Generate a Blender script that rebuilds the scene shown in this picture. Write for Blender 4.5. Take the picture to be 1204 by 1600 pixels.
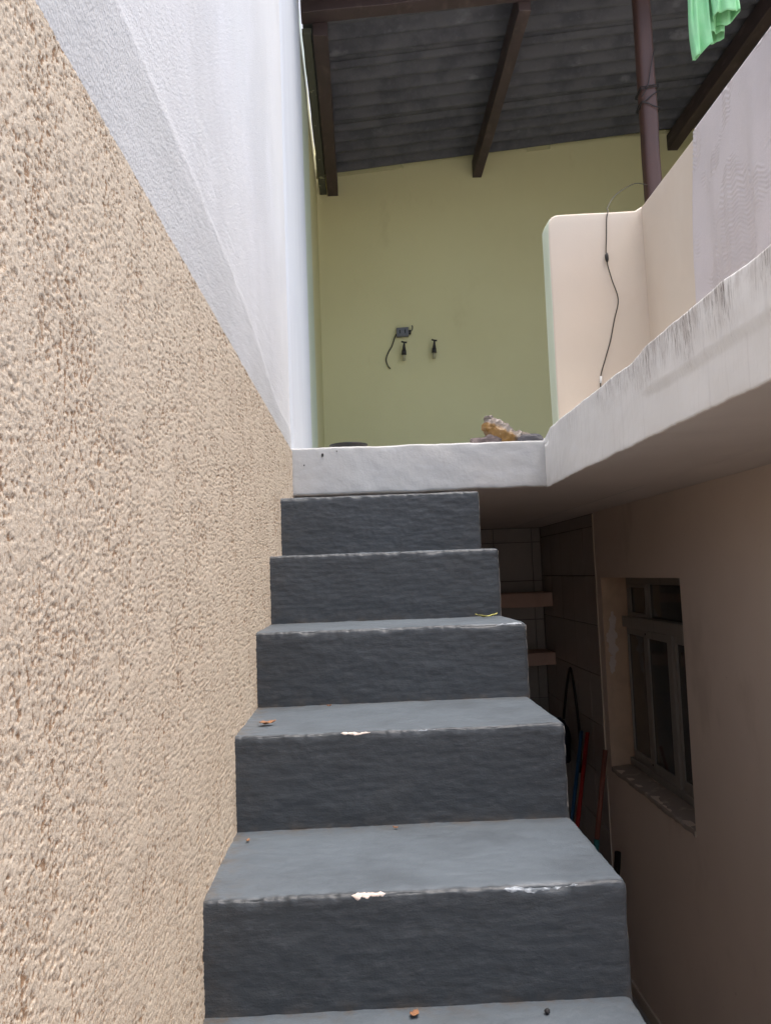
import bpy, math, random
import numpy as np
from mathutils import Matrix, Vector

for o in list(bpy.data.objects): bpy.data.objects.remove(o)
S = bpy.context.scene
COL = S.collection
E = 2.555                       # eye height above the yard; positions below are written relative to the eye
random.seed(7)
# ------------------------------------------------------------------ camera
PITCH, YAW, ROLL, FPX = .0772, .0304, -.0374, 1270.2
_f = np.array([math.sin(YAW)*math.cos(PITCH), math.cos(YAW)*math.cos(PITCH), math.sin(PITCH)])
_r0 = np.array([math.cos(YAW), -math.sin(YAW), 0.]); _u0 = np.cross(_r0, _f)
_r = _r0*math.cos(ROLL)+_u0*math.sin(ROLL); _u = np.cross(_r, _f)
cam = bpy.data.cameras.new('camera'); camo = bpy.data.objects.new('camera', cam); COL.objects.link(camo)
cam.sensor_fit = 'VERTICAL'; cam.sensor_height = 24; cam.lens = FPX/1600*24
cam.clip_start = .02; cam.clip_end = 1000
camo.matrix_world = Matrix(((_r[0], _u[0], -_f[0], 0), (_r[1], _u[1], -_f[1], 0), (_r[2], _u[2], -_f[2], E), (0, 0, 0, 1)))
S.camera = camo
# ------------------------------------------------------------------ sky, sun, exposure
SUN_EL, SUN_ROT = math.radians(75), math.radians(112)      # rotation: clockwise from +Y seen from above
w = bpy.data.worlds.new('World'); S.world = w; w.use_nodes = True
nt = w.node_tree; bg = nt.nodes['Background']
sk = nt.nodes.new('ShaderNodeTexSky'); sk.sky_type = 'NISHITA'; sk.sun_disc = False
sk.sun_elevation = SUN_EL; sk.sun_rotation = SUN_ROT; sk.air_density = 1.0; sk.dust_density = 4.0; sk.ozone_density = 1.0
nt.links.new(sk.outputs[0], bg.inputs[0]); bg.inputs[1].default_value = .15
sl = bpy.data.lights.new('sun', 'SUN'); slo = bpy.data.objects.new('sun', sl); COL.objects.link(slo)
sl.energy = .8; sl.angle = math.radians(40); sl.color = (1, .96, .9)
_sd = Vector((math.sin(SUN_ROT)*math.cos(SUN_EL), math.cos(SUN_ROT)*math.cos(SUN_EL), math.sin(SUN_EL)))
slo.rotation_euler = (-_sd).to_track_quat('-Z', 'Y').to_euler(); slo.location = (3, -4, 12)
S.view_settings.view_transform = 'Standard'; S.view_settings.look = 'None'
S.view_settings.gamma = 1; S.view_settings.use_curve_mapping = False
S.view_settings.exposure = 1.6
try:
    S.cycles.max_bounces = 10; S.cycles.diffuse_bounces = 6
except Exception: pass

# ------------------------------------------------------------------ numeric noise
def _h(ix, iy, iz, seed):
    h = (ix.astype(np.int64)*374761393 + iy.astype(np.int64)*668265263 + iz.astype(np.int64)*2147483647 + seed*974634777) & 0xffffffff
    h = ((h ^ (h >> 13))*1274126177) & 0xffffffff
    h = ((h ^ (h >> 16))*2246822519) & 0xffffffff
    return ((h ^ (h >> 15)) & 0xffffff)/float(0xffffff)
def vn2(x, y, seed=0):
    x = np.asarray(x, float); y = np.asarray(y, float)
    ix = np.floor(x); iy = np.floor(y); fx = x-ix; fy = y-iy
    fx = fx*fx*(3-2*fx); fy = fy*fy*(3-2*fy); z = np.zeros_like(ix)
    a = _h(ix, iy, z, seed); b = _h(ix+1, iy, z, seed); c = _h(ix, iy+1, z, seed); d = _h(ix+1, iy+1, z, seed)
    return (a*(1-fx)+b*fx)*(1-fy)+(c*(1-fx)+d*fx)*fy
def vn3(p, seed=0):
    i = np.floor(p); f = p-i; f = f*f*(3-2*f); out = 0
    for dx in (0, 1):
        for dy in (0, 1):
            for dz in (0, 1):
                wgt = (f[:, 0] if dx else 1-f[:, 0])*(f[:, 1] if dy else 1-f[:, 1])*(f[:, 2] if dz else 1-f[:, 2])
                out = out+wgt*_h(i[:, 0]+dx, i[:, 1]+dy, i[:, 2]+dz, seed)
    return out
def fb2(x, y, seed=0, n=3):
    o = 0; a = 1; t = 0
    for k in range(n): o = o+a*vn2(x*2**k, y*2**k, seed+k*17); t += a; a *= .5
    return o/t
def sst(a, b, x):
    t = np.clip((x-a)/(b-a), 0, 1); return t*t*(3-2*t)

# ------------------------------------------------------------------ materials
def N(nt, t, **kw):
    n = nt.nodes.new(t)
    for k, v in kw.items(): setattr(n, k, v)
    return n
def L(nt, a, b): nt.links.new(a, b)
def c4(c): return (c[0], c[1], c[2], 1)
def srgb(r, g, b): return tuple(((v/255)/12.92 if v/255 < .04045 else ((v/255+.055)/1.055)**2.4) for v in (r, g, b))
class Mat:
    def __init__(s, name, col, rough=.6, metal=0, spec=.4):
        s.m = bpy.data.materials.new(name); s.m.use_nodes = True; s.nt = s.m.node_tree
        s.b = s.nt.nodes['Principled BSDF']; s.b.inputs['Roughness'].default_value = rough; s.b.inputs['Metallic'].default_value = metal
        s.b.inputs['Specular IOR Level'].default_value = spec
        s.geo = N(s.nt, 'ShaderNodeNewGeometry'); s.pos = s.geo.outputs['Position']
        rgb = N(s.nt, 'ShaderNodeRGB'); rgb.outputs[0].default_value = c4(col); s.col = rgb.outputs[0]; s.nrm = None
        s.fin()
    def noise(s, scale, stretch=(1, 1, 1), detail=4, rough=.6, dist=0, off=(0, 0, 0)):
        mp = N(s.nt, 'ShaderNodeMapping'); mp.inputs['Scale'].default_value = stretch; mp.inputs['Location'].default_value = off
        L(s.nt, s.pos, mp.inputs[0])
        n = N(s.nt, 'ShaderNodeTexNoise'); n.inputs['Scale'].default_value = scale; n.inputs['Detail'].default_value = detail
        n.inputs['Roughness'].default_value = rough; n.inputs['Distortion'].default_value = dist
        L(s.nt, mp.outputs[0], n.inputs['Vector']); return n.outputs[0]
    def ramp(s, x, a, b, lo=0., hi=1.):
        r = N(s.nt, 'ShaderNodeMapRange'); r.interpolation_type = 'SMOOTHSTEP'
        for i, v in zip((1, 2, 3, 4), (a, b, lo, hi)): r.inputs[i].default_value = v
        L(s.nt, x, r.inputs[0]); return r.outputs[0]
    def math(s, op, a, b=None):
        n = N(s.nt, 'ShaderNodeMath', operation=op)
        for i, v in enumerate((a, b)):
            if v is None: continue
            if isinstance(v, (int, float)): n.inputs[i].default_value = v
            else: L(s.nt, v, n.inputs[i])
        return n.outputs[0]
    def axis(s, i):
        sp = N(s.nt, 'ShaderNodeSeparateXYZ'); L(s.nt, s.pos, sp.inputs[0]); return sp.outputs[i]
    def mix(s, col, fac):
        m = N(s.nt, 'ShaderNodeMix', data_type='RGBA'); m.inputs[7].default_value = c4(col) if isinstance(col, tuple) else (0, 0, 0, 1)
        if not isinstance(col, tuple): L(s.nt, col, m.inputs[7])
        if isinstance(fac, (int, float)): m.inputs[0].default_value = fac
        else: L(s.nt, fac, m.inputs[0])
        L(s.nt, s.col, m.inputs[6]); s.col = m.outputs[2]; return s.fin()
    def var(s, scale, col, a=.4, b=.7, amt=1., stretch=(1, 1, 1), detail=4, off=(0, 0, 0)):
        return s.mix(col, s.ramp(s.noise(scale, stretch, detail, off=off), a, b, 0, amt))
    def bump(s, scale, dist, strength=1., stretch=(1, 1, 1), detail=4, rough=.6, a=None, b=None):
        h = s.noise(scale, stretch, detail, rough)
        if a is not None: h = s.ramp(h, a, b)
        bp = N(s.nt, 'ShaderNodeBump'); bp.inputs['Strength'].default_value = strength; bp.inputs['Distance'].default_value = dist
        L(s.nt, h, bp.inputs['Height'])
        if s.nrm is not None: L(s.nt, s.nrm, bp.inputs['Normal'])
        s.nrm = bp.outputs[0]; return s.fin()
    def attr(s, name):
        a = N(s.nt, 'ShaderNodeAttribute', attribute_name=name); return a.outputs['Fac']
    def fin(s):
        L(s.nt, s.col, s.b.inputs['Base Color'])
        if s.nrm is not None: L(s.nt, s.nrm, s.b.inputs['Normal'])
        return s

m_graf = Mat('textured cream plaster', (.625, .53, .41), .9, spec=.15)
m_graf.var(1.3, (.57, .48, .37), .35, .7, .6); m_graf.var(300, (.68, .60, .495), .48, .68, .6)
m_graf.mix((.30, .185, .105), m_graf.math('MULTIPLY', m_graf.ramp(m_graf.attr('groove'), .10, .80, 0, 1), m_graf.ramp(m_graf.noise(10, (1, 1, .6), 3), .35, .60, .45, 1.)))  # recess shade and warm bounce painted brown in the grooves, along with dirt
m_graf.var(2.2, (.45, .38, .30), .60, .78, .35, (1, 1.5, .5))
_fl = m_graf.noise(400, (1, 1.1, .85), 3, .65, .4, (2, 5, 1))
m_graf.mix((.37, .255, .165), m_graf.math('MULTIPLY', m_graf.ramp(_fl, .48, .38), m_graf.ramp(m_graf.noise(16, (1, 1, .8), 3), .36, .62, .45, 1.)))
m_graf.mix((.73, .65, .53), m_graf.ramp(_fl, .55, .66, 0, .8))
m_graf.bump(460, .0012, .9); m_graf.bump(800, .0006, .6)
m_white = Mat('white limewashed plaster', (.63, .632, .632), .9, spec=.15)
m_white.var(.9, (.54, .54, .54), .4, .68, .7, (1, 1.3, .8)); m_white.var(3, (.66, .66, .675), .45, .75, .5, (1, 1.2, .8)); m_white.var(40, (.52, .515, .51), .60, .75, .35, (1, 1, .6))
m_white.mix((.45, .45, .44), m_white.math('MULTIPLY', m_white.attr('band'), .55)); m_white.bump(190, .003, .8); m_white.bump(9, .004, .3)
m_pil = Mat('fresh white paint', (.55, .575, .61), .85, spec=.15); m_pil.var(3, (.50, .52, .56), .4, .7, .6, (1, 3, .4)); m_pil.bump(160, .0012, .35)
m_green = Mat('pale green wall paint', (.55, .60, .47), .7, spec=.3); m_green.var(2, (.50, .55, .42), .4, .7, .5); m_green.bump(120, .001, .3)
m_olive = Mat('yellow green room paint', (.62, .58, .325), .75, spec=.25); m_olive.var(1.1, (.58, .535, .295), .35, .7, .6); m_olive.var(7, (.62, .57, .32), .5, .7, .4, (1, 1, .25)); m_olive.var(60, (.5, .45, .23), .68, .76, .4); m_olive.var(2.5, (.50, .445, .235), .60, .76, .5, (1, 1, .5)); m_olive.bump(90, .001, .3)
m_step = Mat('grey blue stair paint', (.037, .044, .051), .5, spec=.5)
m_step.var(3, (.044, .053, .062), .4, .65, .7); m_step.var(16, (.031, .035, .039), .55, .75, .5, (1, 2, 2)); m_step.var(90, (.06, .065, .07), .66, .76, .35)
m_step.var(170, (.068, .076, .086), .52, .66, .45, (.3, .5, 1.1), 3); m_step.var(120, (.024, .028, .032), .54, .68, .45, (.3, .5, 1.2), 3, (3, 3, 3))
m_step.mix((.058, .06, .06), m_step.ramp(m_step.noise(2.2, (1, 1, 1), 6, off=(3, 1, 2)), .56, .74, 0, .28))
m_step.mix((.103, .125, .146), m_step.math('MULTIPLY', m_step.attr('sky_tint'), m_step.ramp(m_step.noise(5, (1, 1, 1), 5), .25, .6, .55, 1.)))  # sky light on the treads painted in as a paler, bluer colour
m_step.mix((.105, .088, .07), m_step.math('MULTIPLY', m_step.attr('dirt'), m_step.ramp(m_step.noise(26, (1, 1, 1), 6, .7), .42, .66, 0, .85)))
m_step.bump(150, .0014, .5, (.4, 1, 1.4), 5, .65); m_step.bump(40, .003, .3, (.5, 1, 1)); m_step.bump(260, .0010, .5)
m_edge = Mat('pale bare stair edge', (.62, .58, .54), .9, spec=.15); m_edge.var(45, (.10, .105, .11), .44, .54, .95); m_edge.bump(60, .003, .6)
m_chip = Mat('bare pinkish plaster', (.66, .56, .50), .95, spec=.1); m_chip.var(120, (.78, .72, .66), .45, .65, .8); m_chip.var(60, (.45, .36, .31), .6, .72, .6); m_chip.bump(160, .002, .8)
m_scuff = Mat('scraped grey paint', (.40, .44, .48), .8, spec=.2); m_scuff.var(110, (.14, .16, .18), .47, .58, 1, (.4, 1, 1)); m_scuff.bump(120, .003, .9)
m_land = Mat('pale grey landing paint', (.48, .48, .47), .65, spec=.35); m_land.var(3, (.45, .46, .46), .4, .65, .7); m_land.var(11, (.53, .54, .545), .5, .7, .6, (.6, 1, 2)); m_land.var(50, (.38, .40, .41), .66, .76, .4); m_land.bump(60, .003, .45); m_land.bump(9, .004, .25)
m_floor = Mat('pale terrace floor', (.58, .56, .52), .7); m_floor.var(3, (.50, .48, .45), .4, .7, .7); m_floor.bump(40, .002, .3)
m_slab = Mat('weathered white slab edge', (.86, .85, .825), .85, spec=.2)
m_slab.var(2.5, (.82, .81, .785), .4, .7, .6); m_slab.var(28, (.68, .66, .64), .52, .72, .4, (1, 1.6, .06))
_z = m_slab.axis(2); _y = m_slab.axis(1)
_up = m_slab.ramp(m_slab.math('ADD', _z, m_slab.math('MULTIPLY', m_slab.noise(6, (1, 1, .05), 4, .7), .20)), E+.575, E+.72)
_near = m_slab.ramp(_y, 3.4, 1.9, .25, 1.)
_clu = m_slab.ramp(m_slab.noise(7, (1, 1, .12), 2), .36, .55)
_st = m_slab.math('MULTIPLY', m_slab.math('MULTIPLY', m_slab.ramp(m_slab.noise(170, (1, 1, .07), 6, .8), .48, .60), _up), m_slab.math('MULTIPLY', _near, _clu))
m_slab.mix((.17, .13, .11), m_slab.math('MULTIPLY', _st, .95))
m_slab.mix((.50, .45, .41), m_slab.math('MULTIPLY', m_slab.math('MULTIPLY', _up, m_slab.ramp(_y, 3.0, 1.9, .0, 1.)), m_slab.ramp(m_slab.noise(30, (1, 1, .5), 5), .40, .62, 0, .5)))
m_slab.bump(70, .003, .5, (1, 1.5, .4)); m_slab.bump(14, .005, .3)
m_soff = Mat('soffit paint', (.71, .655, .615), .85, spec=.2); m_soff.var(1.4, (.66, .605, .565), .4, .7, .7); m_soff.bump(60, .0012, .25)
m_para = Mat('beige parapet paint', (.58, .505, .415), .75, spec=.25); m_para.var(1.5, (.57, .475, .385), .35, .7, .7); m_para.var(4, (.62, .545, .455), .5, .72, .5, (1, 1, .5)); m_para.var(70, (.40, .34, .28), .72, .78, .5); m_para.bump(110, .0009, .3); m_para.bump(6, .003, .2)
m_house = Mat('beige house paint', (.74, .635, .55), .7, spec=.3); m_house.var(1.2, (.68, .575, .50), .35, .7, .7); m_house.var(40, (.42, .33, .27), .68, .77, .5); m_house.bump(90, .0012, .3); m_house.bump(5, .004, .2); m_house.var(3, (.55, .46, .385), .58, .74, .5, (1, 1, .45))
m_reveal = Mat('ochre reveal paint', (.60, .44, .315), .8); m_reveal.var(7, (.50, .365, .26), .45, .65, .7); m_reveal.bump(60, .0015, .4)
m_sill = Mat('cement sill', (.36, .31, .27), .9, spec=.15); m_sill.var(12, (.55, .48, .42), .52, .66, .8); m_sill.bump(40, .003, .6)
m_alu = Mat('anodised aluminium', (.33, .315, .29), .5, .1); m_alu.var(30, (.24, .23, .21), .5, .7, .6, (1, 1, .2))
m_screw = Mat('dark screw', (.05, .05, .05), .5, .6)
m_glass = Mat('window glass', (.02, .022, .022), .06, spec=.6)
m_glass.b.inputs['Transmission Weight'].default_value = .55; m_glass.b.inputs['Base Color'].default_value = (.11, .115, .11, 1)
for l in list(m_glass.b.inputs['Base Color'].links): m_glass.nt.links.remove(l)
m_tile = Mat('glazed wall tile', (.37, .335, .31), .3, spec=.5); m_tile.var(2, (.33, .30, .275), .4, .6, .8); m_tile.var(50, (.40, .365, .335), .5, .7, .5)
m_grout = Mat('dark grout', (.12, .105, .095), .95); m_grout.bump(80, .002, .5)
m_shelf = Mat('painted concrete shelf', (.62, .44, .37), .8, spec=.2); m_shelf.var(9, (.52, .37, .31), .45, .7, .7); m_shelf.bump(50, .002, .5)
m_roof = Mat('fibre cement sheet', (.108, .106, .112), .9, spec=.15); m_roof.var(4, (.07, .07, .077), .4, .65, .9); m_roof.var(30, (.13, .13, .14), .56, .72, .4); m_roof.var(3, (.19, .19, .20), .62, .75, .6, (1, 2, 1)); m_roof.bump(70, .002, .5)
m_wood = Mat('dark stained wood', (.058, .038, .036), .6, spec=.35); m_wood.var(4, (.045, .030, .028), .4, .65, .9, (1, 1, 1)); m_wood.var(26, (.11, .08, .07), .55, .72, .6, (.3, .12, .5)); m_wood.bump(60, .002, .5, (1, .15, 1))
m_post = Mat('brown painted post', (.078, .038, .028), .5, spec=.4); m_post.var(6, (.058, .030, .024), .4, .68, .8, (1, 1, .3)); m_post.var(70, (.24, .19, .18), .70, .77, .7); m_post.bump(50, .0015, .5, (1, 1, .15))
m_moss = Mat('mossy old board', (.085, .085, .062), .9, spec=.15); m_moss.var(9, (.36, .36, .22), .60, .68, .9); m_moss.bump(60, .003, .6)
m_towel = Mat('lilac grey terry towel', (.545, .50, .49), .95, spec=.1); m_towel.var(260, (.60, .55, .55), .45, .65, .6); m_towel.var(2, (.48, .44, .44), .4, .7, .6); m_towel.bump(700, .0012, .6)
m_shirt = Mat('bright green jersey', (.25, .52, .27), .85, spec=.15); m_shirt.var(10, (.20, .50, .235), .4, .7, .6); m_shirt.bump(500, .0006, .4)
m_wire = Mat('black wire', (.02, .018, .016), .6); m_cable = Mat('brown cable', (.045, .04, .028), .6)
m_tape = Mat('white tape', (.7, .7, .68), .7)
m_box = Mat('grey plastic box', (.12, .12, .125), .5); m_box.var(40, (.17, .17, .17), .5, .7, .6); m_dark = Mat('dark socket', (.012, .012, .012), .6)
m_tap = Mat('dark tap metal', (.035, .032, .03), .4, .3); m_spout = Mat('cream plastic', (.36, .33, .20), .6)
m_pan = Mat('black rubber', (.014, .013, .013), .45); m_pan.var(20, (.05, .02, .018), .58, .7, .6)
m_sack = Mat('brown grey sack', (.13, .105, .105), .8, spec=.2); m_sack.var(25, (.20, .165, .155), .45, .65, .8, (1, 1, 3)); m_sack.bump(60, .006, .7)
m_net = Mat('orange and clear plastic bag', (.21, .175, .15), .35, spec=.5)
m_net.mix((.23, .125, .03), m_net.ramp(m_net.attr('orange'), .25, .7, 0, 1)); m_net.var(30, (.5, .47, .43), .64, .74, .6); m_net.bump(45, .008, .8)
m_grey = Mat('slate grey plastic', (.085, .08, .09), .5); m_grey.bump(40, .006, .6)
m_red = Mat('red broom handle', (.36, .025, .022), .4); m_blue = Mat('blue broom handle', (.03, .12, .26), .4)
m_teal = Mat('teal handle grip', (.05, .22, .24), .45); m_brown = Mat('brown wooden handle', (.24, .085, .06), .55); m_brown.var(20, (.16, .06, .045), .45, .65, .7, (1, 1, .2))
m_bristle = Mat('straw bristles', (.30, .24, .12), .9); m_bristle.bump(200, .004, .8, (1, 1, .1)); m_bag = Mat('dark navy cloth', (.018, .022, .04), .9)
m_leafy = Mat('yellow leaf', (.46, .43, .12), .6); m_leafy.var(60, (.34, .36, .09), .5, .7, .6); m_leafb = Mat('dry brown leaf', (.30, .15, .075), .8); m_leafb.var(80, (.19, .09, .05), .45, .65, .7)
m_pebble = Mat('black pebble', (.02, .02, .022), .6)
m_ground = Mat('concrete yard', (.34, .31, .28), .9, spec=.2); m_ground.var(1.2, (.28, .255, .23), .4, .7, .8); m_ground.bump(40, .003, .5)
m_back = Mat('unseen building plaster', (.50, .44, .38), .85); m_back.var(1, (.44, .385, .33), .4, .7, .7); m_back.bump(50, .002, .4)

# ------------------------------------------------------------------ object helpers
def mesh_obj(name, V, F, mats, parent=None, fm=None, smooth=True, attrs=None):
    V = np.asarray(V, float).copy(); V[:, 2] += E
    org = np.array(parent['_w']) if parent is not None and '_w' in parent else None
    if parent is not None: V = V-np.array(parent['_w'])
    else:
        org = np.array([V[:, 0].mean(), V[:, 1].mean(), V[:, 2].min()]); V = V-org
    me = bpy.data.meshes.new(name)
    if isinstance(F, np.ndarray) and F.ndim == 2:
        n, k = F.shape
        me.vertices.add(len(V)); me.vertices.foreach_set('co', V.astype(np.float32).ravel())
        me.loops.add(n*k); me.loops.foreach_set('vertex_index', F.astype(np.int32).ravel())
        me.polygons.add(n); me.polygons.foreach_set('loop_start', np.arange(0, n*k, k, dtype=np.int32))
        me.update(calc_edges=True)
    else:
        me.from_pydata(V.tolist(), [], [list(map(int, f)) for f in F]); me.update()
    me.validate()
    if not isinstance(mats, (list, tuple)): mats = [mats]
    for m in mats: me.materials.append(m.m)
    if fm is not None: me.polygons.foreach_set('material_index', np.asarray(fm, np.int32))
    me.polygons.foreach_set('use_smooth', np.full(len(me.polygons), smooth))
    for k, v in (attrs or {}).items():
        a = me.attributes.new(k, 'FLOAT', 'POINT'); a.data.foreach_set('value', np.asarray(v, np.float32))
    o = bpy.data.objects.new(name, me); COL.objects.link(o)
    if parent is not None:
        o.parent = parent; o['_w'] = list(parent['_w'])
    else:
        o.location = org; o['_w'] = list(map(float, org))
    return o
def thing(name, loc, label, cat, group=None):
    o = bpy.data.objects.new(name, None); COL.objects.link(o); o.empty_display_size = .1
    o.location = (loc[0], loc[1], loc[2]+E); o['_w'] = [loc[0], loc[1], loc[2]+E]
    return tag(o, label, cat, group)
def tag(o, label, cat, group=None):
    o['label'] = label; o['category'] = cat
    if group: o['group'] = group
    return o
def gridf(nu, nv, off=0):
    i = np.arange(nu-1)[:, None]; j = np.arange(nv-1)[None]
    a = (i*nv+j).ravel()
    return np.stack([a, a+nv, a+nv+1, a+1], 1)+off
def line_pts(a, b, res, r):
    Ln = b-a; r = min(r, Ln*.45)
    n = max(1, int(math.ceil((Ln-2*r)/res)))
    t = [0, .35*r, .7*r]+list(np.linspace(r, Ln-r, n+1))+[Ln-.7*r, Ln-.35*r, Ln] if r > 0 else list(np.linspace(0, Ln, n+1))
    return a+np.array(t)
def rbox(name, lo, hi, mats, parent=None, r=.006, res=.1, amp=0., sc=.05, seed=1, face_mats=None, xf=None, dense=None, amp2=0., sc2=.02):
    """rounded box with uneven faces; face_mats maps '-x' etc. to a material index"""
    lo = np.array(lo, float); hi = np.array(hi, float)
    res = (res,)*3 if not isinstance(res, (tuple, list)) else res
    ax = [line_pts(lo[i], hi[i], res[i], r) for i in range(3)]
    if dense:
        for i, arr in dense.items():
            ax[i] = np.unique(np.round(np.concatenate([ax[i], arr]), 5)); ax[i] = ax[i][(ax[i] >= lo[i]-1e-6) & (ax[i] <= hi[i]+1e-6)]
    Vs = []; Fs = []; fm = []; off = 0
    for d in range(3):
        u, v = [(1, 2), (2, 0), (0, 1)][d]
        for s in (0, 1):
            U, W_ = np.meshgrid(ax[u], ax[v], indexing='ij')
            P = np.zeros((U.size, 3)); P[:, u] = U.ravel(); P[:, v] = W_.ravel(); P[:, d] = (lo, hi)[s][d]
            f = gridf(len(ax[u]), len(ax[v]), off)
            if not s: f = f[:, ::-1]
            Vs.append(P); Fs.append(f); off += len(P)
            key = '-+'[s]+'xyz'[d]; fm += [(face_mats or {}).get(key, 0)]*len(f)
    V = np.concatenate(Vs); F = np.concatenate(Fs)
    key = np.round(V, 5); _, idx, inv = np.unique(key, axis=0, return_index=True, return_inverse=True)
    V = V[idx]; F = np.asarray(inv).ravel()[F]
    rr = np.minimum(r, (hi-lo)*.45)
    q = np.clip(V, lo+rr, hi-rr); dlt = V-q; ln = np.linalg.norm(dlt/np.maximum(rr, 1e-9), axis=1, keepdims=True)
    V = np.where(ln > 1e-9, q+dlt/np.maximum(ln, 1e-9), V)
    if amp or amp2:
        c = V.copy()
        for i in range(3):
            V[:, i] += amp*(vn3(c/sc, seed+i)+.5*vn3(c/sc*2.3, seed+9+i)-.75)
            if amp2: V[:, i] += amp2*(vn3(c/sc2, seed+21+i)-.5)
    if xf is not None: V = xf(V)
    return mesh_obj(name, V, F, mats, parent, fm)
def smooth_path(pts, n=8):
    P = np.array(pts, float); out = []
    Q = np.vstack([2*P[0]-P[1], P, 2*P[-1]-P[-2]])
    for i in range(1, len(Q)-2):
        for t in np.arange(n)/n:
            a, b, c, d = Q[i-1:i+3]
            out.append(.5*((2*b)+(c-a)*t+(2*a-5*b+4*c-d)*t*t+(3*b-a-3*c+d)*t**3))
    out.append(P[-1]); return np.array(out)
def tube_geo(P, R, seg=8, off=0):
    P = np.asarray(P, float); R = np.broadcast_to(np.asarray(R, float), (len(P),))
    T = np.gradient(P, axis=0); T /= np.maximum(np.linalg.norm(T, axis=1, keepdims=True), 1e-9)
    a = np.array([0, 0, 1.]) if abs(T[0][2]) < .9 else np.array([1., 0, 0])
    V = []; n0 = np.cross(T[0], a); n0 /= np.linalg.norm(n0)
    for i in range(len(P)):
        n0 = n0-T[i]*(n0@T[i]); n0 /= np.linalg.norm(n0); b = np.cross(T[i], n0)
        for k in range(seg):
            an = 2*math.pi*k/seg; V.append(P[i]+R[i]*(n0*math.cos(an)+b*math.sin(an)))
    F = []
    for i in range(len(P)-1):
        for k in range(seg): F.append([off+i*seg+k, off+i*seg+(k+1) % seg, off+(i+1)*seg+(k+1) % seg, off+(i+1)*seg+k])
    F.append([off+k for k in range(seg)][::-1]); F.append([off+(len(P)-1)*seg+k for k in range(seg)])
    return np.array(V), F
def tube(name, P, R, m, parent=None, seg=8):
    V, F = tube_geo(P, R, seg); return mesh_obj(name, V, F, m, parent)
def lathe(name, prof, c, m, parent=None, seg=32, wob=0):
    V = []; F = []
    for (r, z) in prof:
        for k in range(seg):
            a = 2*math.pi*k/seg; V.append((c[0]+r*math.cos(a), c[1]+r*math.sin(a), c[2]+z+wob*math.sin(2*a+1)))
    n = len(prof)
    for i in range(n-1):
        for k in range(seg): F.append([i*seg+k, i*seg+(k+1) % seg, (i+1)*seg+(k+1) % seg, (i+1)*seg+k])
    F.append(list(range(seg))[::-1]); F.append([(n-1)*seg+k for k in range(seg)])
    return mesh_obj(name, V, F, m, parent)

XW, XR = -.2905, .4295
FLOOR = -E
LZ = .565                      # landing and terrace floor
SOF = .357                     # soffit under the slab
YL = 3.52
ZP = .552                      # where the rough plaster stops
# ------------------------------------------------------------------ ground
g = mesh_obj('ground', [(-120, -120, FLOOR), (120, -120, FLOOR), (120, 120, FLOOR), (-120, 120, FLOOR)], [[0, 1, 2, 3]], m_ground, smooth=False)
g['kind'] = 'structure'

# ------------------------------------------------------------------ tall wall along the stairs
bw = thing('boundary_wall', (XW-.1, 2, FLOOR), 'tall wall beside the stairs, rough beige plaster below and white plaster above', 'wall')
def wall_sheet(name, ys, zs, disp, m, attrs=None, xw=XW):
    Y, Z = np.meshgrid(ys, zs, indexing='ij'); y = Y.ravel(); z = Z.ravel()
    h, at = disp(y, z)
    V = np.stack([xw+h, y, z], 1); F = gridf(len(ys), len(zs))
    return mesh_obj(name, V, F, m, bw, attrs=at)
def graded(a, b, d0, ref, pw):
    out = [a]
    while out[-1] < b: out.append(out[-1]+d0*(max(out[-1], ref)/ref)**pw)
    out[-1] = b; return np.array(out)
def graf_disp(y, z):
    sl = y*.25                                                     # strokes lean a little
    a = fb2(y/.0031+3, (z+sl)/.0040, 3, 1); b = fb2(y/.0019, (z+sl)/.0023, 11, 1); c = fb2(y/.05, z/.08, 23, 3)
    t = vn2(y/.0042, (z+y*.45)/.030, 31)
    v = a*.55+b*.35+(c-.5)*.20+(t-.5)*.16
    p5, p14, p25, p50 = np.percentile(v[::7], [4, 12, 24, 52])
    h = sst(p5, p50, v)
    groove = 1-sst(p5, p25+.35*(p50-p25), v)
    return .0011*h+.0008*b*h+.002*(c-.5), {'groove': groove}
ys = np.concatenate([np.linspace(-2.6, .42, 40)[:-1], graded(.42, YL, .0015, .5, 1.3)])
zs = np.concatenate([np.linspace(FLOOR, -.80, 60)[:-1], np.arange(-.80, ZP, .0017), [ZP]])
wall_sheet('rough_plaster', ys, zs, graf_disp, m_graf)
def white_disp(y, z):
    e = .755-.11*sst(1.9, 3.1, y)+.016*(fb2(y/.16, y*0, 5, 3)-.5)+.006*(fb2(y/.03, y*0, 6, 2)-.5)
    band = 1-sst(-.035, .03, z-e+.03*(fb2(y/.04, z/.04, 8, 3)-.5))
    up = -.0012*(1-band)
    lip = .0008*np.exp(-((z-e)/.012)**2)
    h = up+lip+.010*(fb2(y/.7, z/1.3, 41, 3)-.5)+.0015*(fb2(y/.12, z/.16, 47, 2)-.5)+.0014*fb2(y/.012, z/.012, 51, 2)
    return h-.004, {'band': band*(.65+.5*fb2(y/.3, z/.1, 61, 3))}
ys = np.concatenate([np.linspace(-2.6, .45, 40)[:-1], graded(.45, 3.60, .006, .6, 1.3)])
zs = np.concatenate([[ZP-.004], np.arange(ZP, .86, .0045), graded(.862, 4.7, .008, .9, 1.2)])
wall_sheet('white_plaster', ys, zs, white_disp, m_white)
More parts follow.
